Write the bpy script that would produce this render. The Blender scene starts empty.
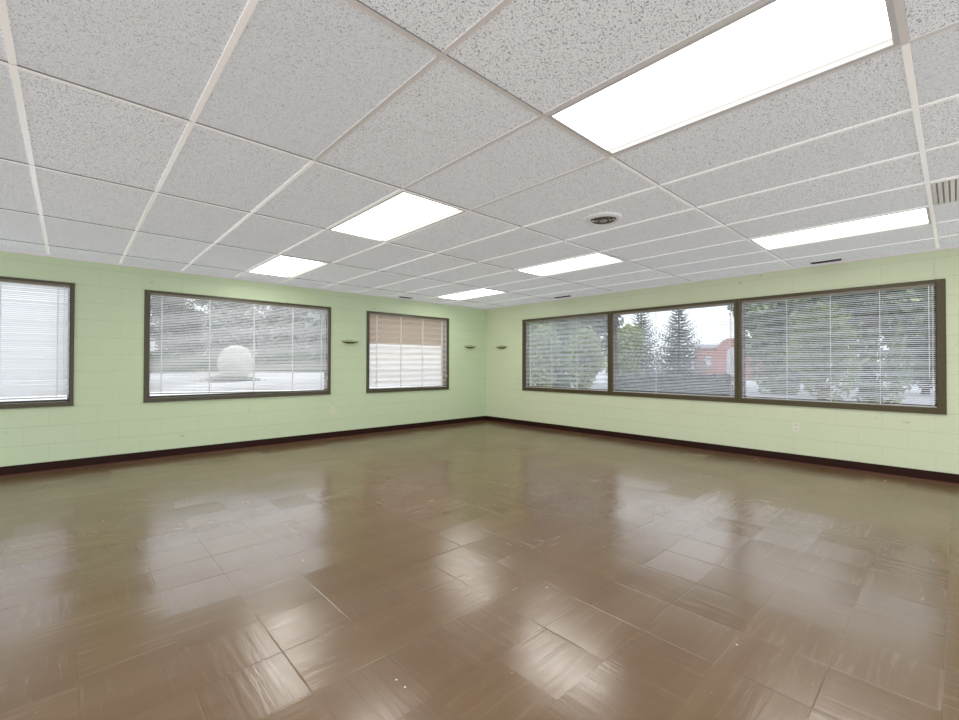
import bpy, bmesh, math, random
from math import sin, cos, pi, radians
from mathutils import Vector, Matrix

scene = bpy.context.scene
COL = scene.collection
H = 2.366            # ceiling height
BX, BY = -9.66, -9.06   # how far the room runs back past the camera
CAM = Vector((-6.441, -6.750, 1.167))

# ------------------------------------------------------------------ helpers
def link(name, bm, mat, parent=None, loc=None, smooth=False):
    me = bpy.data.meshes.new(name)
    bmesh.ops.recalc_face_normals(bm, faces=bm.faces[:])
    bm.to_mesh(me); bm.free()
    if smooth:
        for p in me.polygons: p.use_smooth = True
    o = bpy.data.objects.new(name, me)
    COL.objects.link(o)
    for m in (mat if isinstance(mat, (list, tuple)) else [mat]):
        me.materials.append(m)
    if parent: o.parent = parent
    if loc is not None: o.location = loc
    return o

def empty(name, loc=(0, 0, 0), rz=0.0):
    o = bpy.data.objects.new(name, None)
    o.empty_display_size = 0.1
    COL.objects.link(o); o.location = loc; o.rotation_euler = (0, 0, rz)
    return o

def tag(o, label, cat, group=None, kind=None):
    o['label'] = label; o['category'] = cat
    if group: o['group'] = group
    if kind: o['kind'] = kind
    return o

def struct(o, label=None, cat=None):
    o['kind'] = 'structure'
    if label: o['label'] = label
    if cat: o['category'] = cat
    return o

def box(bm, x0, x1, y0, y1, z0, z1, mi=0):
    v = [bm.verts.new(p) for p in ((x0,y0,z0),(x1,y0,z0),(x1,y1,z0),(x0,y1,z0),(x0,y0,z1),(x1,y0,z1),(x1,y1,z1),(x0,y1,z1))]
    for f in ((0,3,2,1),(4,5,6,7),(0,1,5,4),(1,2,6,5),(2,3,7,6),(3,0,4,7)):
        fc = bm.faces.new([v[i] for i in f]); fc.material_index = mi
    return v

def frame_ring(bm, s0, s1, z0, z1, wl, wr, wb, wt, d0, d1, bev=0.0):
    """rectangular frame in the s-z plane, depth d0..d1 along y"""
    o = [(s0,z0),(s1,z0),(s1,z1),(s0,z1)]
    i = [(s0+wl,z0+wb),(s1-wr,z0+wb),(s1-wr,z1-wt),(s0+wl,z1-wt)]
    V = lambda p, d: bm.verts.new((p[0], d, p[1]))
    of = [V(p, d0) for p in o]; inf = [V(p, d0) for p in i]
    ob = [V(p, d1) for p in o]; inb = [V(p, d1) for p in i]
    for k in range(4):
        n = (k+1) % 4
        bm.faces.new((of[k], of[n], inf[n], inf[k]))
        bm.faces.new((ob[n], ob[k], inb[k], inb[n]))
        bm.faces.new((of[n], of[k], ob[k], ob[n]))
        bm.faces.new((inf[k], inf[n], inb[n], inb[k]))

def tube(bm, pts, r, n=6, mi=0):
    rings = []
    for k, p in enumerate(pts):
        p = Vector(p)
        a = Vector(pts[max(k-1, 0)]); b = Vector(pts[min(k+1, len(pts)-1)])
        t = (b-a).normalized()
        u = t.orthogonal().normalized(); w = t.cross(u)
        rr = r[k] if isinstance(r, (list, tuple)) else r
        rings.append([bm.verts.new(p + u*rr*cos(2*pi*j/n) + w*rr*sin(2*pi*j/n)) for j in range(n)])
    for k in range(len(rings)-1):
        for j in range(n):
            f = bm.faces.new((rings[k][j], rings[k][(j+1)%n], rings[k+1][(j+1)%n], rings[k+1][j])); f.material_index = mi
    bm.faces.new(rings[0][::-1]); bm.faces.new(rings[-1])

def lathe(bm, prof, n=40, mi=0):
    """profile of (r, z) round the z axis"""
    rings = []
    for r, z in prof:
        if r < 1e-6: rings.append([bm.verts.new((0,0,z))])
        else: rings.append([bm.verts.new((r*cos(2*pi*j/n), r*sin(2*pi*j/n), z)) for j in range(n)])
    for a, b in zip(rings, rings[1:]):
        for j in range(n):
            q = []
            if len(a) == 1: q = [a[0], b[(j+1)%n], b[j]]
            elif len(b) == 1: q = [a[j], a[(j+1)%n], b[0]]
            else: q = [a[j], a[(j+1)%n], b[(j+1)%n], b[j]]
            f = bm.faces.new(q); f.material_index = mi

# ------------------------------------------------------------------ materials
class NT:
    def __init__(s, name):
        s.m = bpy.data.materials.new(name); s.m.use_nodes = True
        s.t = s.m.node_tree; s.t.nodes.clear()
        s.out = s.n('ShaderNodeOutputMaterial')
    def n(s, typ, **kw):
        nd = s.t.nodes.new(typ)
        for k, v in kw.items():
            if k.startswith('i_'): nd.inputs[k[2:].replace('_', ' ')].default_value = v
            else: setattr(nd, k, v)
        return nd
    def l(s, a, b): s.t.links.new(a, b)
    def math(s, op, a, b=None, c=None, clamp=False):
        nd = s.n('ShaderNodeMath', operation=op, use_clamp=clamp)
        for k, v in enumerate((a, b, c)):
            if v is None: continue
            if isinstance(v, (int, float)): nd.inputs[k].default_value = v
            else: s.l(v, nd.inputs[k])
        return nd.outputs[0]
    def mix(s, fac, a, b, blend='MIX'):
        nd = s.n('ShaderNodeMix', data_type='RGBA', blend_type=blend)
        for k, v in ((0, fac), (6, a), (7, b)):
            if isinstance(v, (int, float)): nd.inputs[k].default_value = v
            elif isinstance(v, tuple): nd.inputs[k].default_value = (*v, 1)
            else: s.l(v, nd.inputs[k])
        return nd.outputs[2]
    def ramp(s, fac, stops):
        nd = s.n('ShaderNodeValToRGB')
        while len(nd.color_ramp.elements) < len(stops): nd.color_ramp.elements.new(0.5)
        for e, (p, c) in zip(nd.color_ramp.elements, stops):
            e.position = p; e.color = (*c, 1) if isinstance(c, tuple) else (c, c, c, 1)
        s.l(fac, nd.inputs[0]); return nd.outputs[0]
    def coord(s):
        return s.n('ShaderNodeTexCoord').outputs['Object']
    def noise(s, vec, scale, detail=2, rough=0.5, out=0):
        nd = s.n('ShaderNodeTexNoise'); nd.inputs['Scale'].default_value = scale
        nd.inputs['Detail'].default_value = detail; nd.inputs['Roughness'].default_value = rough
        s.l(vec, nd.inputs['Vector']); return nd.outputs[out]
    def scale(s, vec, sc):
        nd = s.n('ShaderNodeMapping'); nd.inputs['Scale'].default_value = sc
        s.l(vec, nd.inputs['Vector']); return nd.outputs[0]
    def bsdf(s, color=None, rough=0.5, spec=0.5, metal=0.0, normal=None):
        b = s.n('ShaderNodeBsdfPrincipled')
        if isinstance(color, tuple): b.inputs['Base Color'].default_value = (*color, 1)
        elif color is not None: s.l(color, b.inputs['Base Color'])
        if isinstance(rough, (int, float)): b.inputs['Roughness'].default_value = rough
        else: s.l(rough, b.inputs['Roughness'])
        b.inputs['Specular IOR Level'].default_value = spec
        b.inputs['Metallic'].default_value = metal
        if normal is not None: s.l(normal, b.inputs['Normal'])
        s.l(b.outputs[0], s.out.inputs[0]); return b
    def bump(s, h, strength=0.3, dist=0.01):
        nd = s.n('ShaderNodeBump'); nd.inputs['Strength'].default_value = strength
        nd.inputs['Distance'].default_value = dist; s.l(h, nd.inputs['Height']); return nd.outputs[0]

def simple(name, c, rough=0.5, spec=0.4, metal=0.0, var=0.12, sc=14, glow=0.0):
    t = NT(name); co = t.coord(); n = t.noise(co, sc, 3)
    d = tuple(x*(1-var) for x in c); e = tuple(min(1, x*(1+var)) for x in c)
    b = t.bsdf(t.mix(n, d, e), rough, spec, metal)
    if glow:  # self-glow replaces bounce light on parts that are no lamps
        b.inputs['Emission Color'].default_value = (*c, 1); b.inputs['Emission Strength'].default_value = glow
    return t.m

def block_wall(name, swap, ca, cb):
    """painted concrete block; swap=True for the wall that runs along y"""
    t = NT(name); co = t.coord()
    sep = t.n('ShaderNodeSeparateXYZ'); t.l(co, sep.inputs[0])
    s_ = sep.outputs['Y' if swap else 'X']
    zz = t.math('SUBTRACT', sep.outputs['Z'], 0.098)
    cmb = t.n('ShaderNodeCombineXYZ'); t.l(s_, cmb.inputs[0]); t.l(zz, cmb.inputs[1])
    br = t.n('ShaderNodeTexBrick'); t.l(cmb.outputs[0], br.inputs['Vector'])
    br.inputs['Scale'].default_value = 1.0
    br.inputs['Brick Width'].default_value = 0.40; br.inputs['Row Height'].default_value = 0.197
    br.inputs['Mortar Size'].default_value = 0.0035; br.inputs['Mortar Smooth'].default_value = 0.6
    br.offset = 0.5
    br.inputs['Color1'].default_value = (1,1,1,1); br.inputs['Color2'].default_value = (0.93,0.93,0.93,1)
    br.inputs['Mortar'].default_value = (0.5,0.5,0.5,1)
    big = t.noise(co, 0.9, 2); fine = t.noise(co, 60, 3)
    base = t.mix(big, ca, cb)
    base = t.mix(t.math('MULTIPLY', br.outputs['Fac'], 0.12), base, (0.29, 0.35, 0.19))
    row = t.math('ABSOLUTE', t.math('SUBTRACT', t.math('FRACT', t.math('DIVIDE', zz, 0.197)), 0.5))
    bed = t.math('MULTIPLY', t.ramp(row, [(0.484, 0.0), (0.498, 1.0)]), t.ramp(t.noise(co, 1.1, 2), [(0.35, 0.25), (0.65, 1.0)]))
    base = t.mix(t.math('MULTIPLY', bed, 0.42), base, (0.29, 0.35, 0.19))
    # scattered chips and scuffs in the paint
    ch = t.noise(t.scale(co, (1.0, 1.0, 1.6)), 9.0, 4, 0.62)
    area = t.noise(co, 1.7, 1)
    chip = t.math('MULTIPLY', t.ramp(ch, [(0.66, 0.0), (0.70, 1.0)]), t.ramp(area, [(0.46, 0.0), (0.58, 1.0)]))
    base = t.mix(t.math('MULTIPLY', chip, 0.45), base, (0.24, 0.27, 0.18))
    h = t.math('ADD', t.math('MULTIPLY', br.outputs['Fac'], -1.0), t.math('MULTIPLY', fine, 0.25))
    t.bsdf(base, 0.42, 0.35, normal=t.bump(h, 0.35, 0.004))
    return t.m

CEIL_GLOW = 0.33   # even self-glow of the tiles, standing in for bounce light
def ceiling_mat():
    t = NT('acoustic_tile'); co = t.coord()
    sep = t.n('ShaderNodeSeparateXYZ'); t.l(co, sep.inputs[0])
    ix = t.math('FLOOR', t.math('DIVIDE', t.math('ADD', sep.outputs[0], 6.008), 0.61))
    iy = t.math('FLOOR', t.math('DIVIDE', t.math('ADD', sep.outputs[1], 6.629), 1.22))
    cmb = t.n('ShaderNodeCombineXYZ'); t.l(ix, cmb.inputs[0]); t.l(iy, cmb.inputs[1])
    wn = t.n('ShaderNodeTexWhiteNoise', noise_dimensions='2D'); t.l(cmb.outputs[0], wn.inputs['Vector'])
    r = wn.outputs['Value']
    # worm-like fissures: two crossing stretched noises, thresholded
    warp = t.n('ShaderNodeTexNoise'); warp.inputs['Scale'].default_value = 16; t.l(co, warp.inputs['Vector'])
    mx = t.n('ShaderNodeMix', data_type='VECTOR'); mx.inputs[0].default_value = 0.03
    t.l(co, mx.inputs[4]); t.l(warp.outputs['Color'], mx.inputs[5]); wco = mx.outputs[1]
    f1 = t.noise(t.scale(wco, (1.0, 2.0, 1.0)), 92, 1.5, 0.5)
    f2 = t.noise(t.scale(wco, (2.0, 1.0, 1.0)), 84, 1.5, 0.5)
    a = t.ramp(f1, [(0.63, 0.0), (0.67, 1.0)]); b = t.ramp(f2, [(0.64, 0.0), (0.68, 1.0)])
    pin = t.ramp(t.noise(co, 230, 0), [(0.62, 0.0), (0.68, 1.0)])
    fis = t.math('MAXIMUM', t.math('MAXIMUM', a, b), t.math('MULTIPLY', pin, 0.7))
    fis = t.math('MULTIPLY', fis, t.math('ADD', t.math('MULTIPLY', r, 0.45), 0.50))
    tone = t.mix(r, (0.665, 0.70, 0.735), (0.765, 0.80, 0.835))
    stain = t.noise(co, 2.2, 3)
    tone = t.mix(t.math('MULTIPLY', stain, 0.12), tone, (0.56, 0.58, 0.6))
    col = t.mix(fis, tone, (0.20, 0.205, 0.21))
    h = t.math('ADD', t.math('MULTIPLY', fis, -1.0), t.math('MULTIPLY', t.noise(co, 130, 2), 0.4))
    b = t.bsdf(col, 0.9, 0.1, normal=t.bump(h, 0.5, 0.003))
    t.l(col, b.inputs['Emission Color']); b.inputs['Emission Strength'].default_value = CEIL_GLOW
    return t.m

def floor_mat():
    t = NT('worn_brown_floor_tile'); co = t.coord()
    sep = t.n('ShaderNodeSeparateXYZ'); t.l(co, sep.inputs[0])
    ux = t.math('DIVIDE', sep.outputs[0], 0.305); uy = t.math('DIVIDE', sep.outputs[1], 0.305)
    ix = t.math('FLOOR', ux); iy = t.math('FLOOR', uy)
    cmb = t.n('ShaderNodeCombineXYZ'); t.l(ix, cmb.inputs[0]); t.l(iy, cmb.inputs[1])
    wn = t.n('ShaderNodeTexWhiteNoise', noise_dimensions='2D'); t.l(cmb.outputs[0], wn.inputs['Vector'])
    r = wn.outputs['Value']
    # seams
    ex = t.math('ABSOLUTE', t.math('SUBTRACT', t.math('FRACT', ux), 0.5))
    ey = t.math('ABSOLUTE', t.math('SUBTRACT', t.math('FRACT', uy), 0.5))
    seam = t.ramp(t.math('MAXIMUM', ex, ey), [(0.488, 0.0), (0.499, 1.0)])
    seam = t.math('MULTIPLY', seam, t.ramp(t.noise(co, 1.5, 2), [(0.45, 0.0), (0.65, 1.0)]))
    # streaks along one or the other side of each tile
    check = t.math('GREATER_THAN', r, 0.5)
    # per-tile shift of the pattern so it breaks at the seams
    off = t.n('ShaderNodeVectorMath', operation='SCALE'); t.l(wn.outputs['Color'], off.inputs[0]); off.inputs['Scale'].default_value = 7.0
    cc = t.n('ShaderNodeVectorMath', operation='ADD'); t.l(co, cc.inputs[0]); t.l(off.outputs[0], cc.inputs[1])
    sA = t.noise(t.scale(cc.outputs[0], (3.0, 34.0, 1.0)), 1.0, 3, 0.6)
    sB = t.noise(t.scale(cc.outputs[0], (34.0, 3.0, 1.0)), 1.0, 3, 0.6)
    mxs = t.n('ShaderNodeMix'); t.l(check, mxs.inputs[0]); t.l(sA, mxs.inputs[2]); t.l(sB, mxs.inputs[3])
    st = mxs.outputs[0]
    long = t.noise(t.scale(co, (0.5, 5.0, 1.0)), 1.0, 4, 0.6)
    big = t.noise(co, 0.45, 3, 0.6)
    col = t.mix(big, (0.130, 0.070, 0.029), (0.185, 0.112, 0.053))
    col = t.mix(t.math('MULTIPLY', t.ramp(long, [(0.4, 0.0), (0.75, 1.0)]), 0.35), col, (0.24, 0.165, 0.095))
    tonefac = t.math('MULTIPLY', r, 0.22)
    col = t.mix(tonefac, col, (0.10, 0.055, 0.03))
    wear = t.ramp(t.noise(co, 0.8, 4, 0.6), [(0.42, 0.0), (0.7, 1.0)])
    hi = t.math('MULTIPLY', t.ramp(st, [(0.55, 0.0), (0.75, 1.0)]), t.math('ADD', t.math('MULTIPLY', wear, 0.26), 0.03))
    col = t.mix(hi, col, (0.42, 0.34, 0.24))
    lo = t.math('MULTIPLY', t.ramp(st, [(0.24, 1.0), (0.34, 0.0)]), t.math('ADD', t.math('MULTIPLY', wear, 0.5), 0.05))
    col = t.mix(lo, col, (0.05, 0.028, 0.016))
    col = t.mix(t.math('MULTIPLY', seam, 0.4), col, (0.05, 0.03, 0.02))
    # grit
    grit = t.ramp(t.noise(co, 38, 0), [(0.885, 0.0), (0.90, 1.0)])
    col = t.mix(t.math('MULTIPLY', grit, 0.7), col, (0.7, 0.68, 0.62))
    rough = t.math('ADD', t.math('MULTIPLY', t.noise(co, 1.3, 4), 0.22), t.math('ADD', t.math('MULTIPLY', st, 0.14), 0.04))
    sc3 = t.n('ShaderNodeSeparateXYZ'); t.l(wn.outputs['Color'], sc3.inputs[0])
    tx = t.math('MULTIPLY', t.math('SUBTRACT', t.math('FRACT', ux), 0.5), t.math('SUBTRACT', sc3.outputs[1], 0.5))
    ty = t.math('MULTIPLY', t.math('SUBTRACT', t.math('FRACT', uy), 0.5), t.math('SUBTRACT', sc3.outputs[2], 0.5))
    tilt = t.math('MULTIPLY', t.math('ADD', tx, ty), 9.0)
    h = t.math('ADD', t.math('MULTIPLY', st, 0.7), t.math('ADD', t.math('ADD', tilt, t.math('MULTIPLY', seam, -0.5)), t.math('MULTIPLY', t.noise(co, 2.5, 2), 1.2)))
    t.bsdf(col, rough, 0.9, normal=t.bump(h, 0.22, 0.006))
    return t.m

def emis(name, c, st):
    t = NT(name); co = t.coord()
    # prismatic acrylic lens: a fine ripple and slightly dimmer long edges where no tube runs
    sep = t.n('ShaderNodeSeparateXYZ'); t.l(co, sep.inputs[0])
    prof = t.ramp(t.math('ADD', t.math('MULTIPLY', sep.outputs[0], 1.75), 0.5), [(0.0, 0.5), (0.15, 1.0), (0.78, 1.0), (0.90, 0.085), (0.95, 0.12)])
    e = t.n('ShaderNodeEmission'); e.inputs[0].default_value = (*c, 1)
    t.l(t.math('MULTIPLY', prof, st), e.inputs[1]); t.l(e.outputs[0], t.out.inputs[0]); return t.m

def glass_mat():
    t = NT('window_glass'); tr = t.n('ShaderNodeBsdfTransparent'); tr.inputs[0].default_value = (0.93, 0.96, 0.97, 1)
    gl = t.n('ShaderNodeBsdfGlossy'); gl.inputs['Roughness'].default_value = 0.02
    fr = t.n('ShaderNodeFresnel'); fr.inputs[0].default_value = 1.45
    mx = t.n('ShaderNodeMixShader'); t.l(t.math('MULTIPLY', fr.outputs[0], 0.6), mx.inputs[0]); t.l(tr.outputs[0], mx.inputs[1]); t.l(gl.outputs[0], mx.inputs[2])
    t.l(mx.outputs[0], t.out.inputs[0]); return t.m

def slat_mat(name, c, trans=0.5):
    t = NT(name); co = t.coord(); n = t.noise(co, 6, 2)
    col = t.mix(n, tuple(x*0.95 for x in c), c)
    b = t.n('ShaderNodeBsdfPrincipled'); t.l(col, b.inputs['Base Color']); b.inputs['Roughness'].default_value = 0.45
    tl = t.n('ShaderNodeBsdfTranslucent'); t.l(col, tl.inputs[0])
    mx = t.n('ShaderNodeMixShader'); mx.inputs[0].default_value = trans
    t.l(b.outputs[0], mx.inputs[1]); t.l(tl.outputs[0], mx.inputs[2]); t.l(mx.outputs[0], t.out.inputs[0]); return t.m

def leaf_mat(name, a, b):
    t = NT(name); co = t.coord(); n = t.noise(co, 1.3, 3)
    t.bsdf(t.mix(t.ramp(n, [(0.35, 0.0), (0.65, 1.0)]), a, b), 0.7, 0.2); return t.m

M = dict(
    wall_l=block_wall('green_block_left', False, (0.60, 0.725, 0.49), (0.65, 0.77, 0.54)), wall_r=block_wall('green_block_right', True, (0.66, 0.74, 0.52), (0.71, 0.785, 0.57)),
    ceil=ceiling_mat(), floor=floor_mat(),
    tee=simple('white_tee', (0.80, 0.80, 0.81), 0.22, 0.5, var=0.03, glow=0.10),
    tee_daylit=simple('daylit_white_tee', (0.92, 0.92, 0.92), 0.2, 0.8, var=0.02, glow=0.27),
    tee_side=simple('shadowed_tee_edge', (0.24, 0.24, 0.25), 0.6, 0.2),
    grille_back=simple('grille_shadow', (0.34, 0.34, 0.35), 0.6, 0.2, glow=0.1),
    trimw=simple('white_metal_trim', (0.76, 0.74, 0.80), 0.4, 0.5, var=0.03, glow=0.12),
    base=simple('dark_rubber_base', (0.026, 0.009, 0.006), 0.5, 0.15),
    toe=simple('red_brown_toe', (0.075, 0.024, 0.016), 0.5, 0.3),
    bronze=simple('bronze_frame', (0.070, 0.053, 0.016), 0.4, 0.5, var=0.25, sc=30),
    bronze_l=simple('grey_bronze_frame', (0.075, 0.066, 0.036), 0.4, 0.5, var=0.25, sc=30),
    rail=simple('olive_headrail', (0.24, 0.22, 0.16), 0.4, 0.5),
    railw=simple('pale_bottom_rail', (0.55, 0.55, 0.55), 0.4, 0.5),
    glass=glass_mat(),
    slat=slat_mat('white_slat', (0.80, 0.81, 0.85)), slat_bright=slat_mat('bright_white_slat', (0.93, 0.93, 0.95), 0.7), slat_pale=slat_mat('pale_slat', (0.86, 0.85, 0.86), 0.5), slat_tan=slat_mat('warm_white_slat', (0.80, 0.72, 0.65)),
    cord=simple('white_cord', (0.88, 0.88, 0.92), 0.7, 0.1, var=0.02),
    light=emis('lit_lens', (1.0, 0.97, 0.92), 9.5),
    housing=simple('troffer_frame', (0.50, 0.50, 0.51), 0.4, 0.5, var=0.03, glow=0.2),
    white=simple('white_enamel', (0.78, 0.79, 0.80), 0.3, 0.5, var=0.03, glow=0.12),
    dark=simple('dark_void', (0.02, 0.02, 0.022), 0.7, 0.2),
    chrome=simple('dull_metal', (0.45, 0.45, 0.46), 0.25, 0.5, 0.9),
    plate=simple('pale_green_plate', (0.76, 0.80, 0.64), 0.4, 0.4, var=0.03),
    sconce=simple('green_painted_sconce', (0.46, 0.53, 0.32), 0.45, 0.4, var=0.05),
    sconce_dark=simple('olive_shadow_cup', (0.055, 0.065, 0.03), 0.5, 0.3),
    ground=simple('pale_gravel', (0.43, 0.42, 0.425), 0.95, 0.1, var=0.08, sc=0.3),
    asphalt=simple('grey_lot', (0.36, 0.355, 0.38), 0.95, 0.1, var=0.15, sc=0.3),
    leaf_dark=leaf_mat('dark_foliage', (0.065, 0.09, 0.07), (0.15, 0.185, 0.125)),
    leaf_mid=leaf_mat('mid_foliage', (0.085, 0.12, 0.085), (0.25, 0.29, 0.14)),
    leaf_yel=leaf_mat('yellow_green_foliage', (0.19, 0.23, 0.10), (0.34, 0.37, 0.17)),
    leaf_con=leaf_mat('conifer_needles', (0.15, 0.18, 0.175), (0.27, 0.30, 0.30)),
    hedge=leaf_mat('dark_hedge', (0.05, 0.06, 0.06), (0.11, 0.13, 0.12)),
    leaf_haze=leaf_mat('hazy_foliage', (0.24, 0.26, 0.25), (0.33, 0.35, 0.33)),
    leaf_pale=leaf_mat('pale_foliage', (0.52, 0.50, 0.45), (0.60, 0.57, 0.52)),
    bark=simple('bark', (0.12, 0.09, 0.07), 0.9, 0.1),
    tan=simple('tan_siding', (0.27, 0.17, 0.105), 0.8, 0.2),
    red=simple('red_brick_wall', (0.36, 0.19, 0.175), 0.85, 0.2, sc=3),
    grey=simple('grey_roof', (0.45, 0.45, 0.47), 0.7, 0.3),
)

# ------------------------------------------------------------------ room shell
WT = 0.24
# openings: (s0, s1, z0, z1)   s = x on the left wall, y on the right wall
LEFT = [(-8.72, -6.400, 0.698, 2.080), (-5.775, -3.403, 0.698, 2.082), (-2.778, -1.004, 0.690, 2.078)]
RIGHT = [(-6.680, -1.030, 0.680, 2.048)]

def wall_mesh(bm, a, b, holes, axis):
    """solid wall a..b with openings, depth 0..WT outward"""
    holes = sorted(holes); top = H + 0.12
    def bx(s0, s1, z0, z1):
        if axis == 'x': box(bm, s0, s1, 0, WT, z0, z1)
        else: box(bm, 0, WT, s0, s1, z0, z1)
    cur = a
    for s0, s1, z0, z1 in holes:
        bx(cur, s0, 0, top); bx(s0, s1, 0, z0); bx(s0, s1, z1, top); cur = s1
    bx(cur, b, 0, top)

bm = bmesh.new(); wall_mesh(bm, BX, 0.0, LEFT, 'x')
struct(link('wall_left', bm, M['wall_l']), 'pale green painted concrete block wall with three separate windows', 'wall')
bm = bmesh.new(); wall_mesh(bm, BY, WT, RIGHT, 'y')
struct(link('wall_right', bm, M['wall_r']), 'pale green painted block wall with one long three-part window', 'wall')
bm = bmesh.new(); box(bm, BX, WT, BY, WT, -0.12, 0)
struct(link('floor', bm, M['floor']), 'glossy worn brown tile floor', 'floor')
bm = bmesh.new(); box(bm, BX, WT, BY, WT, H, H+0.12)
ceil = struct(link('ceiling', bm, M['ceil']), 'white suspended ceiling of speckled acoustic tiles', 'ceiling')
# the tee grid
GX0, GY0 = -6.008, -6.629
bm = bmesh.new(); tw = 0.012; td = 0.006
xs = [GX0 + 0.61*i for i in range(-5, 10) if GX0 + 0.61*i > BX+0.05]
ys = [GY0 + 1.22*j for j in range(-1, 6)]
def tee(x0, x1, y0, y1, h, cross):
    nf = len(bm.faces)
    box(bm, x0, x1, y0, y1, H-h, H+0.001)
    xm, ym = (x0+x1)/2, (y0+y1)/2
    daylit = ym > -4.3 or xm > -3.9     # window light on these tees painted in as a whiter, glowing material
    if xm < -5.9 and ym > -5.5: daylit = True
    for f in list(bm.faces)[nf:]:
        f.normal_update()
        f.material_index = 2 if daylit else 0
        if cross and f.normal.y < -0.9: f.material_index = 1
for y in ys:
    ed = [BX] + xs + [-0.02]
    for k in range(len(ed)-1): tee(ed[k], ed[k+1], y-tw, y+tw, 0.0065, True)
for x in xs:
    cuts = [BY] + ys + [-0.02]
    for k in range(len(cuts)-1):
        a = cuts[k] + (tw if k else 0); b = cuts[k+1] - (tw if k < len(cuts)-2 else 0)
        tee(x-tw*0.95, x+tw*0.95, a, b, td*0.85, False)
g = link('ceiling_grid', bm, [M['tee'], M['tee_side'], M['tee_daylit']], ceil)
bm = bmesh.new()
for s in (0, 1):
    if s == 0: box(bm, BX, -0.0, -0.022, 0, H-0.004, H+0.001); box(bm, BX, 0, -0.003, 0, H-0.022, H-0.004)
    else: box(bm, -0.022, 0, BY, -0.022, H-0.004, H+0.001); box(bm, -0.003, 0, BY, -0.003, H-0.022, H-0.004)
link('wall_angle', bm, M['trimw'], ceil)

# baseboards
def baseboard(name, axis, a, b, label):
    bm = bmesh.new()
    if axis == 'x': box(bm, a, b, -0.014, 0, 0.0, 0.100)
    else: box(bm, -0.014, 0, a, b, 0.0, 0.100)
    o = struct(link(name, bm, M['base']), label, 'baseboard')
    bm = bmesh.new()
    prof = [(0.014, 0.0), (0.028, 0.0), (0.027, 0.005), (0.024, 0.010), (0.019, 0.013), (0.014, 0.014)]
    ends = []
    for s in (a, b - (0.0 if axis == 'x' else 0.014)):
        ends.append([bm.verts.new((s, -d, z) if axis == 'x' else (-d, s, z)) for d, z in prof])
    n = len(prof)
    for k in range(n): bm.faces.new((ends[0][k], ends[0][(k+1)%n], ends[1][(k+1)%n], ends[1][k]))
    bm.faces.new(ends[0]); bm.faces.new(ends[1][::-1])
    link('toe_molding', bm, M['toe'], o)
baseboard('baseboard_left', 'x', BX, 0.0, 'dark brown rubber baseboard along the wall with three separate windows')
baseboard('baseboard_right', 'y', BY, -0.014, 'dark brown rubber baseboard along the wall with the long window')

# ------------------------------------------------------------------ windows and blinds
# every window is built in a local frame: X along the wall, Y outward, Z up
def wframe(axis):
    return 0.0 if axis == 'x' else -pi/2

def local(axis, s):
    """wall coordinate -> root location.  On the right wall local +X runs towards -y."""
    return (s, 0, 0) if axis == 'x' else (0, s, 0)

def window(n, axis, s_start, width, z0, z1, wl, wr, wb, wt, label, mat, proud=0.012, stile=False):
    root = empty('window_%d' % n, local(axis, s_start), wframe(axis))
    struct(root, label, 'window')
    e = 0.002
    bm = bmesh.new()
    frame_ring(bm, e, width-e, z0+e, z1-e, wl, wr, wb, wt, -proud, 0.145)
    f = link('window_frame', bm, mat, root)
    bm = bmesh.new()
    frame_ring(bm, wl, width-wr, z0+wb, z1-wt, 0.022, 0.022, 0.022, 0.022, 0.085, 0.12)
    link('sash', bm, mat, root)
    bm = bmesh.new(); box(bm, wl+0.02, width-wr-0.02, 0.100, 0.105, z0+wb+0.02, z1-wt-0.02)
    link('glass_pane', bm, M['glass'], root)
    bm = bmesh.new()
    box(bm, -0.0 + 0.004, width-0.004, -proud-0.010, -proud, z0+0.004, z0+0.022)
    link('window_sill', bm, mat, f)
    return root

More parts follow.
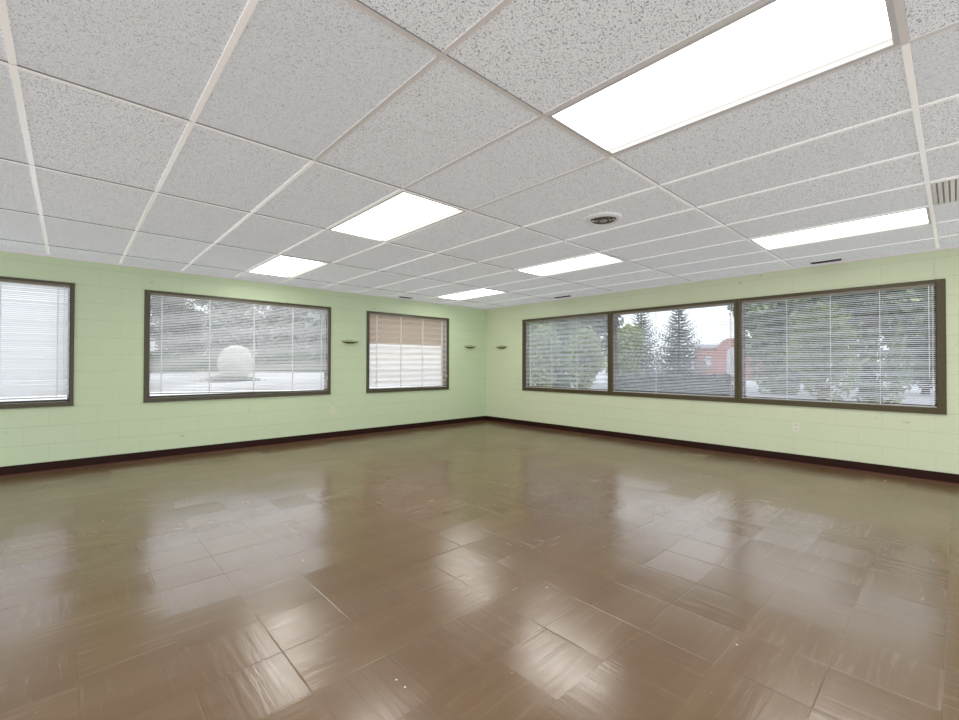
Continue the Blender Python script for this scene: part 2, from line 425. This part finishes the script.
def blind(axis, s_start, width, zb, zt, tilt, label, mat, ladders, pitch=0.0212, sw=0.025, rail_z=None, skew=0.0, wand='right', drop=0.9, wave=(4.0, 9.0, 0.3), cw=0.0045, gapl=0.006, gapr=0.006, group='window blinds', railmat=None):
    """zb..zt clear opening; tilt in degrees, positive = room edge lower"""
    root = empty('venetian_blind', local(axis, s_start), wframe(axis))
    root.location.z = zt
    tag(root, label, 'blind', group)
    a, b = gapl, width-gapr; yc = 0.020
    hr = 0.026
    bm = bmesh.new(); box(bm, a, b, yc-0.015, yc+0.015, -hr-0.002, -0.002)
    bmesh.ops.bevel(bm, geom=bm.edges[:], offset=0.002, segments=1)
    link('headrail', bm, M['rail'], root)
    z_bot = (rail_z if rail_z is not None else zb + 0.012) - zt
    n = int((-hr - 0.008 - (z_bot + 0.014)) / pitch)
    rnd = random.Random(label)
    bm = bmesh.new()
    ca, sa = cos(radians(tilt)), sin(radians(tilt))
    m = 12
    for k in range(n):
        z = -hr - 0.012 - k*pitch
        wob = rnd.uniform(-0.0012, 0.0012); tw_ = rnd.uniform(-2.0, 2.0)
        rows = []
        for q in range(m+1):
            s = a + 0.002 + (b-a-0.004)*q/m
            t = radians(tilt + tw_ + wave[0]*sin(2*pi*(k/wave[1] + wave[2]*(s-a)/(b-a)*(1 - 0.5*(s-a)/(b-a)))))
            c, sn = cos(t), sin(t)
            # the lift towards one end when the rail hangs skew bunches the lowest slats
            frac = k/max(1, n-1)
            dz = wob + skew*frac**3*(1 - q/m)
            cr = 0.0018
            rows.append([bm.verts.new((s, yc + c*d - sn*h, z + dz + sn*d + c*h)) for d, h in ((-sw/2, 0), (0, cr), (sw/2, 0))])
        for q in range(m):
            for w in range(2):
                bm.faces.new((rows[q][w], rows[q+1][w], rows[q+1][w+1], rows[q][w+1]))
    link('slats', bm, mat, root, smooth=False)
    bm = bmesh.new()
    v = box(bm, a+0.001, b-0.001, yc-0.012, yc+0.012, z_bot, z_bot+0.012)
    for vv in v:
        vv.co.z += skew*(1 - (vv.co.x-a)/(b-a))
    link('bottom_rail', bm, railmat or M['railw'], root)
    for p in ladders:
        s = a + (b-a)*p
        zz = z_bot + 0.012 + skew*(1-p)
        bm = bmesh.new()
        for dy in (-0.0135, 0.0135):
            box(bm, s-cw, s+cw, yc+dy-0.0006, yc+dy+0.0006, zz, -hr)
        link('ladder_cord', bm, M['cord'], root)
    # tilt wand and lift cord with its tassel, hanging on the room side
    sw_ = b - 0.05 if wand == 'right' else a + 0.05
    bm = bmesh.new(); tube(bm, [(sw_, yc-0.019, -hr+0.004), (sw_, yc-0.021, -0.3*drop), (sw_, yc-0.021, -drop)], 0.0035)
    w = link('tilt_wand', bm, M['cord'], root)
    sc_ = b - 0.02 if wand == 'right' else a + 0.02
    bm = bmesh.new(); tube(bm, [(sc_, yc-0.019, -hr+0.004), (sc_+0.003, yc-0.021, -0.5*drop), (sc_, yc-0.021, -drop*1.08)], 0.0016)
    c = link('lift_cord', bm, M['cord'], root)
    bm = bmesh.new(); lathe(bm, [(0, 0.02), (0.004, 0.02), (0.010, -0.018), (0.008, -0.024), (0, -0.024)], 12)
    bmesh.ops.translate(bm, verts=bm.verts[:], vec=(sc_, yc-0.026, -drop*1.08-0.01))
    link('tassel', bm, M['white'], c)
    return root

GL = 'white mini blinds in the windows'
# left wall: window s_start = left edge, X runs +x
for n, (s0, s1, z0, z1), lab in zip((1, 2, 3), LEFT, ('bronze framed window cut off by the left picture edge', 'wide bronze framed window in the middle of the left wall', 'narrower bronze framed window nearest the room corner')):
    window(n, 'x', s0, s1-s0, z0, z1, 0.048, 0.034, 0.050, 0.026, lab, M['bronze_l'])
s0, s1, z0, z1 = LEFT[0]
blind('x', s0+0.048, s1-s0-0.082, z0+0.05, z1-0.026, 50, 'bright white blind nearly shut in the window cut by the left picture edge', M['slat_bright'], (0.04, 0.28, 0.52, 0.76, 0.955), rail_z=z0+0.095, wand='right', drop=1.05)
s0, s1, z0, z1 = LEFT[1]
blind('x', s0+0.048, s1-s0-0.082, z0+0.05, z1-0.026, 31, 'pale blind in the wide left wall window, bottom rail hanging slightly skew', M['slat_pale'], (0.055, 0.285, 0.525, 0.76, 0.955), rail_z=z0+0.054, skew=0.045, wave=(7.0, 13.0, 2.2), wand='right', drop=1.0, railmat=M['rail'])
s0, s1, z0, z1 = LEFT[2]
blind('x', s0+0.048, s1-s0-0.082, z0+0.05, z1-0.026, -30, 'tan tinted blind in the small left wall window nearest the corner', M['slat_tan'], (0.09, 0.38, 0.66, 0.93), rail_z=z0+0.056, skew=0.012, wave=(8.0, 4.7, 0.6), wand='right', drop=1.0)

# right wall: local X runs towards -y, so each window starts at its y nearest the corner
zz0, zz1 = RIGHT[0][2], RIGHT[0][3]
RW = [(4, -1.030, 1.894, 0.060, 0.036, 'window section nearest the corner in the long right wall window', (0.02, 0.35, 0.66, 0.97), -24, (11.0, 3.9, 0.5),
       'grey green striped blind in the section of the long window nearest the corner', 'right'),
      (5, -2.924, 1.870, 0.036, 0.036, 'middle section of the long right wall window', (0.015, 0.40, 0.975), 21, (2.5, 14, 1.0),
       'open see-through blind in the middle section of the long window, conifers visible behind', 'right'),
      (6, -4.794, 1.886, 0.036, 0.064, 'widest looking section of the long window at the far right', (0.01, 0.28, 0.52, 0.76, 0.985), 25, (6.0, 5.6, 1.6),
       'grey blind in the far right section of the long window, beside the broad jamb', 'right')]
for n, s, w, wl, wr, lab, lad, tilt, wv, blab, wd in RW:
    window(n, 'y', s, w, zz0, zz1, wl, wr, 0.062, 0.036, lab, M['bronze'])
    blind('y', s-wl, w-wl-wr, zz0+0.062, zz1-0.036, tilt, blab, M['slat'], lad, rail_z=zz0+0.066, wand=wd, drop=0.98, wave=wv, cw=0.0016)

# ------------------------------------------------------------------ ceiling fittings
def troffer(i, j, label):
    x0, y0 = GX0+0.61*i+tw, GY0+1.22*j+tw
    x1, y1 = GX0+0.61*(i+1)-tw, GY0+1.22*(j+1)-tw
    cx, cy = (x0+x1)/2, (y0+y1)/2; hx, hy = (x1-x0)/2-0.001, (y1-y0)/2-0.001
    root = empty('ceiling_light', (cx, cy, H)); tag(root, label, 'ceiling light', 'fluorescent troffers in the ceiling grid')
    bm = bmesh.new()
    r = 0.018; d = 0.007
    ring = [(-hx, -hy), (hx, -hy), (hx, hy), (-hx, hy)]
    inn = [(-hx+r, -hy+r), (hx-r, -hy+r), (hx-r, hy-r), (-hx+r, hy-r)]
    o0 = [bm.verts.new((x, y, -0.0005)) for x, y in ring]; o1 = [bm.verts.new((x, y, -d)) for x, y in ring]
    i1 = [bm.verts.new((x, y, -d)) for x, y in inn]; i0 = [bm.verts.new((x, y, -0.0005)) for x, y in inn]
    for k in range(4):
        n = (k+1) % 4
        bm.faces.new((o0[k], o0[n], o1[n], o1[k])); bm.faces.new((o1[k], o1[n], i1[n], i1[k])); bm.faces.new((i1[k], i1[n], i0[n], i0[k])); bm.faces.new((i0[k], i0[n], o0[n], o0[k]))
    link('light_frame', bm, M['housing'], root)
    bm = bmesh.new(); box(bm, -hx+r, hx-r, -hy+r, hy-r, -0.0045, -0.0008)
    link('diffuser', bm, M['light'], root)

troffer(2, 0, 'largest lit ceiling light panel, at the top right of the photo')
troffer(7, 0, 'lit ceiling light panel above the far right section of the long window')
troffer(2, 2, 'lit ceiling light panel in the middle, in front of the small blind window')
troffer(6, 2, 'lit ceiling light panel just beyond the round air diffuser')
troffer(2, 4, 'lit ceiling light panel close over the wide left wall window')
troffer(7, 4, 'farthest lit ceiling light panel, nearest the room corner')
# fixtures repeated behind the photographer, unseen, added for light from behind
troffer(-3, 1, 'added lit ceiling light panel, unseen behind the camera on the window side')
troffer(-3, -1, 'added lit ceiling light panel, unseen behind the camera at the back of the room')

# round air diffuser
root = empty('air_diffuser', (-3.263, -4.80, H)); tag(root, 'round white ceiling air diffuser with dark core and metal cones', 'air vent')
bm = bmesh.new(); lathe(bm, [(0.112, -0.003), (0.150, -0.001), (0.152, -0.006), (0.140, -0.020), (0.120, -0.026), (0.108, -0.022), (0.106, -0.010), (0.112, -0.003)])
link('outer_ring', bm, M['white'], root, smooth=True)
bm = bmesh.new(); lathe(bm, [(0.0, -0.001), (0.106, -0.001), (0.106, -0.003), (0.0, -0.003)])
link('throat', bm, M['dark'], root)
for r in (0.088, 0.060):
    bm = bmesh.new(); lathe(bm, [(r-0.016, -0.004), (r, -0.022), (r+0.002, -0.020), (r-0.013, -0.003), (r-0.016, -0.004)])
    link('cone', bm, M['chrome'], root, smooth=True)
bm = bmesh.new(); lathe(bm, [(0, -0.004), (0.018, -0.004), (0.032, -0.024), (0.02, -0.029), (0, -0.030)])
link('center_button', bm, M['chrome'], root, smooth=True)

# return grille in the ceiling near the right picture edge
x0, x1 = GX0+0.61*6+tw, GX0+0.61*7-tw; y1 = GY0-tw; y0 = GY0-1.22+tw
root = empty('return_grille', ((x0+x1)/2, (y0+y1)/2, H)); tag(root, 'white slatted return air grille in the ceiling at the right picture edge', 'air vent')
hx, hy = (x1-x0)/2-0.001, (y1-y0)/2-0.001
bm = bmesh.new(); box(bm, -hx, hx, -hy, hy, -0.002, -0.0006); link('backing', bm, M['grille_back'], root)
bm = bmesh.new()
n = 42
for k in range(n):
    y = -hy + 0.012 + k*(2*hy-0.024)/(n-1)
    box(bm, -hx+0.012, hx-0.012, y-0.0095, y+0.0095, -0.012, -0.0025)
link('grille_bars', bm, M['tee'], root)
bm = bmesh.new()
for (a, b, c, d) in ((-hx, -hx+0.012, -hy, hy), (hx-0.012, hx, -hy, hy)): box(bm, a, b, c, d, -0.012, -0.002)
link('grille_frame', bm, M['white'], root)

def slot(axis, s0, s1, off, label):
    """dark slot vent at the ceiling edge"""
    L = s1-s0
    root = empty('slot_vent', ((s0+s1)/2, -off, H) if axis == 'x' else (-off, (s0+s1)/2, H), 0 if axis == 'x' else -pi/2)
    tag(root, label, 'air vent', 'dark slots at the ceiling edge')
    bm = bmesh.new(); box(bm, -L/2, L/2, -0.03, 0.03, -0.006, -0.0006); link('slot_frame', bm, M['dark'], root)
    bm = bmesh.new()
    for y in (-0.022, 0.0, 0.022): box(bm, -L/2+0.01, L/2-0.01, y-0.0025, y+0.0025, -0.012, -0.006)
    link('slot_blade', bm, M['bronze'], root)
slot('x', -2.20, -1.95, 0.10, 'small dark slot vent in the ceiling above the small blind window')
slot('y', -2.24, -1.90, 0.13, 'small dark slot vent above the long window section nearest the corner')
slot('y', -5.88, -5.60, 0.10, 'small dark slot vent above the far right section of the long window')

# ------------------------------------------------------------------ wall fittings
def sconce(axis, s, z, label):
    root = empty('wall_sconce', local(axis, s) , wframe(axis)); root.location.z = z
    tag(root, label, 'wall light', 'small shallow wall sconces')
    # half bowl opening upward: rings shrink downward, only the room side (local -Y)
    bm = bmesh.new(); n = 20
    prof = [(0.150, 0.095, 0.012), (0.150, 0.095, 0.0), (0.128, 0.082, -0.014), (0.085, 0.060, -0.026), (0.03, 0.03, -0.032)]
    rings = [[bm.verts.new((rx*cos(pi*k/n), -ry*sin(pi*k/n)-0.001, zz)) for k in range(n+1)] for rx, ry, zz in prof]
    inner = [[bm.verts.new((rx*cos(pi*k/n), -ry*sin(pi*k/n)-0.001, zz)) for k in range(n+1)] for rx, ry, zz in [(0.143, 0.088, 0.012), (0.120, 0.072, -0.008), (0.03, 0.03, -0.024)]]
    for R_ in (rings, inner):
        for a, b in zip(R_, R_[1:]):
            for k in range(n): bm.faces.new((a[k], a[k+1], b[k+1], b[k]))
    for k in range(n): bm.faces.new((rings[0][k], rings[0][k+1], inner[0][k+1], inner[0][k]))
    bm.faces.new(rings[-1]); bm.faces.new(inner[-1][::-1])
    for f in bm.faces:
        if f.calc_center_median().z < -0.018: f.material_index = 1
    link('bowl', bm, [M['sconce'], M['sconce_dark']], root)
    bm = bmesh.new(); box(bm, -0.06, 0.06, -0.008, -0.0005, -0.045, 0.03)
    link('back_plate', bm, M['sconce'], root)
sconce('x', -3.08, 1.548, 'small shallow green wall sconce between the wide and the small left wall windows')
sconce('x', -0.46, 1.545, 'small shallow green wall sconce just left of the room corner')
sconce('y', -0.48, 1.540, 'small shallow green wall sconce just right of the room corner')

def outlet(axis, s, z, label):
    root = empty('wall_outlet', local(axis, s), wframe(axis)); root.location.z = z
    tag(root, label, 'outlet', 'wall outlets')
    bm = bmesh.new(); box(bm, -0.036, 0.036, -0.006, -0.0005, -0.058, 0.058)
    bmesh.ops.bevel(bm, geom=bm.edges[:], offset=0.002, segments=1)
    link('cover_plate', bm, M['plate'], root)
    for dz in (-0.024, 0.024):
        bm = bmesh.new(); box(bm, -0.017, 0.017, -0.010, -0.006, dz-0.014, dz+0.014)
        bmesh.ops.bevel(bm, geom=bm.edges[:], offset=0.003, segments=2)
        so = link('socket', bm, M['plate'], root)
        bm = bmesh.new()
        for dx in (-0.007, 0.007): box(bm, dx-0.0012, dx+0.0012, -0.0108, -0.0098, dz-0.004, dz+0.006)
        box(bm, -0.0025, 0.0025, -0.0108, -0.0098, dz-0.010, dz-0.006)
        link('socket_slots', bm, M['dark'], so)
outlet('y', -5.425, 0.432, 'pale wall outlet below the far right section of the long window')
outlet('x', -3.37, 0.440, 'green painted wall outlet below the right end of the wide left window')

# ------------------------------------------------------------------ outside
ZG = -0.10
def slab(bm, pts, z0, z1):
    a = [bm.verts.new((x, y, z0)) for x, y in pts]; b = [bm.verts.new((x, y, z1)) for x, y in pts]
    bm.faces.new(a[::-1]); bm.faces.new(b)
    for k in range(len(pts)): bm.faces.new((a[k], a[(k+1)%len(pts)], b[(k+1)%len(pts)], b[k]))
bm = bmesh.new(); slab(bm, [(-120, WT+0.01), (WT+0.3, WT+0.01), (130, 130), (-120, 130)], ZG-0.2, ZG)
o = struct(link('gravel_ground', bm, M['ground']), 'pale gravel ground outside the left wall windows', 'ground')
bm = bmesh.new(); slab(bm, [(WT+0.01, -120), (130, -120), (130, 129.9), (WT+0.31, WT+0.01), (WT+0.01, WT+0.01)], ZG-0.2, ZG-0.002)
o = struct(link('parking_ground', bm, M['asphalt']), 'grey ground outside the long window', 'ground')

def leaf_cloud(bm, rnd, n, rx, ry, rz, cz, size, lumps=9):
    cs = []
    for _ in range(lumps):
        th = rnd.uniform(0, 2*pi); ph = rnd.uniform(-1, 1); rr = rnd.uniform(0.35, 0.75)
        q = math.sqrt(1-ph*ph)
        cs.append((rx*rr*q*cos(th), ry*rr*q*sin(th), cz + rz*rr*ph, rnd.uniform(0.38, 0.6)))
    for _ in range(n):
        c = rnd.choice(cs)
        th = rnd.uniform(0, 2*pi); ph = rnd.uniform(-1, 1); q = math.sqrt(1-ph*ph); rr = rnd.uniform(0.6, 1.0)*c[3]
        p = Vector((c[0] + rx*rr*q*cos(th), c[1] + ry*rr*q*sin(th), c[2] + rz*rr*ph))
        u = Vector((rnd.uniform(-1,1), rnd.uniform(-1,1), rnd.uniform(-1,1))).normalized()
        v = u.orthogonal().normalized(); s = size*rnd.uniform(0.6, 1.4)
        bm.faces.new([bm.verts.new(p + u*s), bm.verts.new(p + v*s*0.6), bm.verts.new(p - u*s), bm.verts.new(p - v*s*0.6)])

def tree_meshes(seed, n, rx, h, trunk_h, size, leafm):
    rnd = random.Random(seed); bm = bmesh.new()
    rz = (h-trunk_h)/2
    leaf_cloud(bm, rnd, n, rx, rx, rz, trunk_h+rz, size, 14)
    me = bpy.data.meshes.new('crown'); bm.to_mesh(me); bm.free(); me.materials.append(leafm)
    bm = bmesh.new()
    tube(bm, [(0,0,0), (0.05,0.02,trunk_h), (0.0,0.05,trunk_h+rz)], [0.16, 0.12, 0.05], 8)
    for k in range(5):
        a = k*2*pi/5 + rnd.uniform(-.4,.4); z = trunk_h*rnd.uniform(0.8, 1.1)
        tube(bm, [(0.03,0.02,z), (rx*0.3*cos(a), rx*0.3*sin(a), z+rz*0.5), (rx*0.6*cos(a), rx*0.6*sin(a), z+rz*1.0)], [0.07, 0.05, 0.02], 5)
    mt = bpy.data.meshes.new('trunk'); bm.to_mesh(mt); bm.free(); mt.materials.append(M['bark'])
    return me, mt

def place_tree(name, meshes, x, y, rz, sc, label, group, cat='tree'):
    root = empty(name, (x, y, ZG), rz); root.scale = (sc, sc, sc); tag(root, label, cat, group)
    for nm, me in zip(('crown', 'trunk'), meshes):
        o = bpy.data.objects.new(nm, me); COL.objects.link(o); o.parent = root

def polar(az, r):
    return CAM.x + r*sin(radians(az)), CAM.y + r*cos(radians(az))

T1 = tree_meshes(1, 9000, 1.75, 7.0, 0.1, 0.12, M['leaf_mid'])
T2 = tree_meshes(2, 9000, 1.85, 7.6, 0.1, 0.12, M['leaf_dark'])
T3 = tree_meshes(3, 3000, 1.0, 3.4, 0.4, 0.10, M['leaf_yel'])
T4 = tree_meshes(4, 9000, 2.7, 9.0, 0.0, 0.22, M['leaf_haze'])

GR = 'leafy trees outside the long window'
for nm, me, az, r, rz, sc, lab in (
    ('leafy_tree', T2, 48.6, 27.5, 0.3, 1.0, 'dark green tree seen at the corner end of the long window'),
    ('leafy_tree', T1, 53.0, 21.0, 1.2, 1.0, 'mid green tree seen in the middle of the window section nearest the corner'),
    ('leafy_tree', T2, 56.4, 28.0, 2.2, 1.05, 'dark green tree behind the mullion between first and middle sections'),
    ('leafy_tree', T1, 76.4, 23.5, 4.0, 1.0, 'mid green tree beside the left mullion of the far right section'),
    ('leafy_tree', T2, 79.4, 28.5, 0.7, 1.1, 'dark green tree left of centre in the far right window section'),
    ('leafy_tree', T1, 84.3, 19.0, 5.1, 1.0, 'mid green tree right of centre in the far right window section'),
    ('leafy_tree', T2, 88.0, 27.5, 3.3, 1.1, 'dark green tree at the right end of the far right window section'),
):
    x, y = polar(az, r); place_tree(nm, me, x, y, rz, sc, lab, GR)
x, y = polar(61.2, 24.5); place_tree('small_tree', T3, x, y, 0.5, 1.0, 'small yellow green tree left of the two conifers', None)
x, y = polar(80.6, 16.0); place_tree('small_tree', T3, x, y, 2.5, 0.9, 'small yellow green tree in the middle of the far right window section', None)

for az, r, lab in ((50.6, 16.5, 'small yellow green tree low in the window section nearest the corner, left half'), (56.2, 18.0, 'small yellow green tree low in the window section nearest the corner, right half')):
    x, y = polar(az, r); place_tree('small_tree', T3, x, y, az, 0.8, lab, None)

def conifer(x, y, h, R, seed, label):
    rnd = random.Random(seed)
    root = empty('conifer', (x, y, ZG)); tag(root, label, 'tree', 'conifers beyond the hedge')
    bm = bmesh.new()
    nl = 26
    for k in range(nl):
        f = k/(nl-1); z = 0.5 + (h-0.7)*f; rr = R*(1-f)**0.85 + 0.12
        nb = max(6, int(15*(1-f)+5))
        for j in range(nb):
            a = 2*pi*j/nb + rnd.uniform(-.25,.25) + k; L = rr*rnd.uniform(0.75, 1.15)
            tip = Vector((L*cos(a), L*sin(a), z + L*rnd.uniform(0.15, 0.4)))
            base = Vector((0, 0, z))
            w = Vector((-sin(a), cos(a), 0))
            segs = 6
            for q in range(1, segs+1):
                p = base.lerp(tip, q/segs) - Vector((0, 0, 0.12*sin(pi*q/segs)*L))
                s = 0.30*(1-0.55*q/segs)*(0.5+0.5*(1-f))
                d = (tip-base).normalized()
                for sg in (-1, 1):
                    bm.faces.new([bm.verts.new(p), bm.verts.new(p + w*sg*s*0.9 + d*s*0.5 - Vector((0,0,s*0.25))), bm.verts.new(p + d*s*0.9)])
                bm.faces.new([bm.verts.new(p), bm.verts.new(p + d*s*0.4 - Vector((0,0,s*0.7))), bm.verts.new(p + d*s*0.9)])
    link('needles', bm, M['leaf_con'], root)
    bm = bmesh.new(); tube(bm, [(0,0,0), (0,0,h*0.5), (0,0,h)], [0.16, 0.09, 0.02], 8); link('trunk', bm, M['bark'], root)
x, y = polar(62.9, 32.0); conifer(x, y, 5.7, 2.0, 5, 'left of the two tall conifers seen through the middle section')
x, y = polar(67.1, 27.8); conifer(x, y, 5.1, 1.6, 6, 'right of the two tall conifers, nearer the red building')

# hedge
ha, hb = polar(60.0, 19.0), polar(72.5, 19.0)
L = math.dist(ha, hb); ang = math.atan2(hb[1]-ha[1], hb[0]-ha[0])
root = empty('hedge', ((ha[0]+hb[0])/2, (ha[1]+hb[1])/2, ZG), ang); tag(root, 'low dark clipped hedge in front of the conifers', 'hedge')
rnd = random.Random(9); bm = bmesh.new()
box(bm, -L/2, L/2, -0.3, 0.3, 0.0, 0.75)
for _ in range(5200):
    p = Vector((rnd.uniform(-L/2, L/2), rnd.uniform(-0.42, 0.42), rnd.uniform(0.02, 0.92)))
    u = Vector((rnd.uniform(-1,1), rnd.uniform(-1,1), rnd.uniform(-1,1))).normalized(); v = u.orthogonal().normalized(); s = rnd.uniform(0.05, 0.10)
    bm.faces.new([bm.verts.new(p+u*s), bm.verts.new(p+v*s*0.7), bm.verts.new(p-u*s), bm.verts.new(p-v*s*0.7)])
link('hedge_foliage', bm, M['hedge'], root)

# far hedge closing the gravel lot
hx_, hy_ = polar(13.0, 78.0)
root = empty('distant_hedge', (hx_, hy_, ZG), radians(-13)); tag(root, 'long dark distant hedge across the far side of the gravel', 'hedge')
bm = bmesh.new(); box(bm, -16, 16, -0.6, 0.6, 0.0, 2.6)
for _ in range(3200):
    p = Vector((rnd.uniform(-16, 16), rnd.uniform(-0.8, 0.8), rnd.uniform(0.1, 3.1)))
    u = Vector((rnd.uniform(-1,1), rnd.uniform(-1,1), rnd.uniform(-1,1))).normalized(); v = u.orthogonal().normalized(); q = rnd.uniform(0.2, 0.4)
    bm.faces.new([bm.verts.new(p+u*q), bm.verts.new(p+v*q*0.7), bm.verts.new(p-u*q), bm.verts.new(p-v*q*0.7)])
link('hedge_foliage', bm, M['leaf_dark'], root)

# red building with arched parapet
bx_, by_ = polar(73.2, 46.0)
root = empty('red_building', (bx_, by_, ZG), radians(-(72.6))); tag(root, 'low red brick building with arched gable, right of the conifers', 'building')
bm = bmesh.new(); box(bm, -3.6, 5.0, 0, 7, 0, 2.9); link('brick_wall', bm, M['red'], root)
bm = bmesh.new(); box(bm, -3.8, 5.2, -0.15, 7.1, 2.9, 3.2); link('roof_fascia', bm, M['grey'], root)
bm = bmesh.new(); pts = [(-1.7, 0.0)] + [(-0.55 - 1.15*cos(pi*k/16), 2.6 + 1.15*sin(pi*k/16)) for k in range(17)] + [(0.6, 0.0)]
fa = [bm.verts.new((a, -0.35, b)) for a, b in pts]; fb = [bm.verts.new((a, 0.1, b)) for a, b in pts]
bm.faces.new(fa); bm.faces.new(fb[::-1])
for k in range(len(pts)): bm.faces.new((fa[k], fa[(k+1)%len(pts)], fb[(k+1)%len(pts)], fb[k]))
link('arched_gable', bm, M['red'], root)
bm = bmesh.new(); pts = [(-0.95, 0.0)] + [(-0.45 - 0.5*cos(pi*k/12), 2.3 + 0.6*sin(pi*k/12)) for k in range(13)] + [(0.05, 0.0)]
fa = [bm.verts.new((a, -0.42, b)) for a, b in pts]; fb = [bm.verts.new((a, -0.34, b)) for a, b in pts]
bm.faces.new(fa); bm.faces.new(fb[::-1])
for k in range(len(pts)): bm.faces.new((fa[k], fa[(k+1)%len(pts)], fb[(k+1)%len(pts)], fb[k]))
link('arched_window', bm, M['grey'], root)
bm = bmesh.new(); box(bm, -2.7, -2.2, -0.06, 0.0, 1.1, 2.1); link('window_pane', bm, M['grey'], root)

# left side: pale round shrub, tree row, tan canopy
x, y = polar(14.0, 40.0)
root = empty('round_shrub', (x, y, ZG)); tag(root, 'pale rounded shrub standing on the gravel beyond the wide left window', 'shrub')
rnd = random.Random(21); bm = bmesh.new()
bmesh.ops.create_icosphere(bm, subdivisions=4, radius=1.28, matrix=Matrix.Translation((0, 0, 1.45)))
for v in bm.verts:
    d = (v.co - Vector((0,0,1.45))).normalized()
    v.co += d*0.04*sin(9*d.x+3)*cos(8*d.z+d.y*7)
core = bm.verts[:]
for _ in range(2600):
    ph = rnd.uniform(-1, 1); th = rnd.uniform(0, 2*pi); q = math.sqrt(1-ph*ph)
    d = Vector((q*cos(th), q*sin(th), ph)); p = Vector((0,0,1.45)) + d*1.30
    u = d.orthogonal().normalized(); w = d.cross(u); s = rnd.uniform(0.05, 0.09)
    bm.faces.new([bm.verts.new(p+u*s), bm.verts.new(p+w*s*0.7+d*0.05), bm.verts.new(p-u*s), bm.verts.new(p-w*s*0.7)])
link('shrub_foliage', bm, M['leaf_pale'], root)
bm = bmesh.new(); tube(bm, [(0,0,0), (0,0,0.5)], [0.35, 0.25], 8); link('trunk', bm, M['bark'], root)
x, y = polar(13.6, 37.0)
bm = bmesh.new()  # dark leaf quads stand in for the shadow below the round shrub
rnd = random.Random(5)
for _ in range(1800):
    p = Vector((rnd.gauss(0, 0.75), rnd.gauss(0, 0.3), 0)); p.z = rnd.uniform(0, 0.55)*math.exp(-(p.x/1.7)**2)
    u = Vector((rnd.uniform(-1,1), rnd.uniform(-1,1), rnd.uniform(-1,1))).normalized(); v = u.orthogonal().normalized(); s = rnd.uniform(0.05, 0.1)
    bm.faces.new([bm.verts.new(p+u*s), bm.verts.new(p+v*s*0.7), bm.verts.new(p-u*s), bm.verts.new(p-v*s*0.7)])
o = link('shrub_shadow', bm, M['leaf_dark'], None, (x, y, ZG+0.03)); tag(o, 'dark leafy patch shaped as the shadow at the foot of the pale rounded shrub', 'shrub')

rows = [(-5.5, 'nearest the left picture edge'), (-1.0, 'behind the blind of the leftmost window'), (4.5, 'behind the wall left of the wide window'),
        (9.0, 'at the left end of the wide left window'), (13.2, 'directly behind the pale rounded shrub'), (17.4, 'just right of the pale rounded shrub'),
        (21.6, 'at the right end of the wide left window'), (26.0, 'behind the wall between wide and small left windows'),
        (31.0, 'low at the left of the small blind window'), (36.5, 'low at the right of the small blind window')]
for k, (az, where) in enumerate(rows):
    if k in (0, 1, 2, 7, 8, 9): continue
    x, y = polar(az, 92 + (k % 2)*17)
    place_tree('row_tree', T4, x, y, k*1.3, 1.85 + 0.25*(k % 2), 'distant dark spreading tree ' + where, 'distant trees beyond the gravel')

root = empty('carport', (0.75, 2.5, ZG)); tag(root, 'tan canopy seen through the small blind window nearest the corner', 'canopy')
bm = bmesh.new(); box(bm, -2.40, 2.55, 0, 0.9, 1.82, 2.95); link('canopy_roof', bm, M['tan'], root)
for px, py in ((-2.30, 0.1), (2.45, 0.1), (-2.30, 0.8), (2.45, 0.8)):
    bm = bmesh.new(); box(bm, px-0.05, px+0.05, py-0.05, py+0.05, 0, 1.82); link('post', bm, M['tan'], root)

# ------------------------------------------------------------------ light and sky
w = bpy.data.worlds.new('World'); scene.world = w; w.use_nodes = True
nt = w.node_tree; nt.nodes.clear()
out = nt.nodes.new('ShaderNodeOutputWorld'); bg = nt.nodes.new('ShaderNodeBackground')
tc = nt.nodes.new('ShaderNodeTexCoord'); sp = nt.nodes.new('ShaderNodeSeparateXYZ'); rp = nt.nodes.new('ShaderNodeValToRGB')
nt.links.new(tc.outputs['Generated'], sp.inputs[0]); nt.links.new(sp.outputs[2], rp.inputs[0])
# overcast sky: brightest overhead, softer at the horizon
e = rp.color_ramp.elements; e[0].position = 0.0; e[0].color = (0.46, 0.455, 0.455, 1); e[1].position = 0.55; e[1].color = (0.93, 0.96, 1.0, 1)
m_ = e.new(0.12); m_.color = (0.52, 0.52, 0.53, 1)
nt.links.new(rp.outputs[0], bg.inputs[0]); bg.inputs[1].default_value = 3.2
nt.links.new(bg.outputs[0], out.inputs[0])
sun = bpy.data.lights.new('sun', 'SUN'); sun.energy = 1.0; sun.angle = radians(3); sun.color = (1.0, 0.96, 0.9)
so = bpy.data.objects.new('sun', sun); COL.objects.link(so)
so.rotation_euler = Vector((0.45, 0.25, -1.0)).to_track_quat('-Z', 'Y').to_euler()

# ------------------------------------------------------------------ camera
cam = bpy.data.cameras.new('camera'); co = bpy.data.objects.new('camera', cam); COL.objects.link(co)
f_px = 442.37
cam.sensor_width = 36; cam.lens = 36*f_px/959; cam.clip_start = 0.05; cam.clip_end = 400
yaw, pit, rol = 0.7475, 0.0114, 0.0023
F = Vector((sin(yaw)*cos(pit), cos(yaw)*cos(pit), sin(pit)))
R = Vector((cos(yaw), -sin(yaw), 0)); U = R.cross(F)
R2 = R*cos(rol) + U*sin(rol); U2 = -R*sin(rol) + U*cos(rol)
mat = Matrix((R2, U2, -F)).transposed().to_4x4(); mat.translation = CAM
co.matrix_world = mat
scene.camera = co
scene.view_settings.view_transform = 'Standard'; scene.view_settings.look = 'None'
scene.view_settings.exposure = 0.0
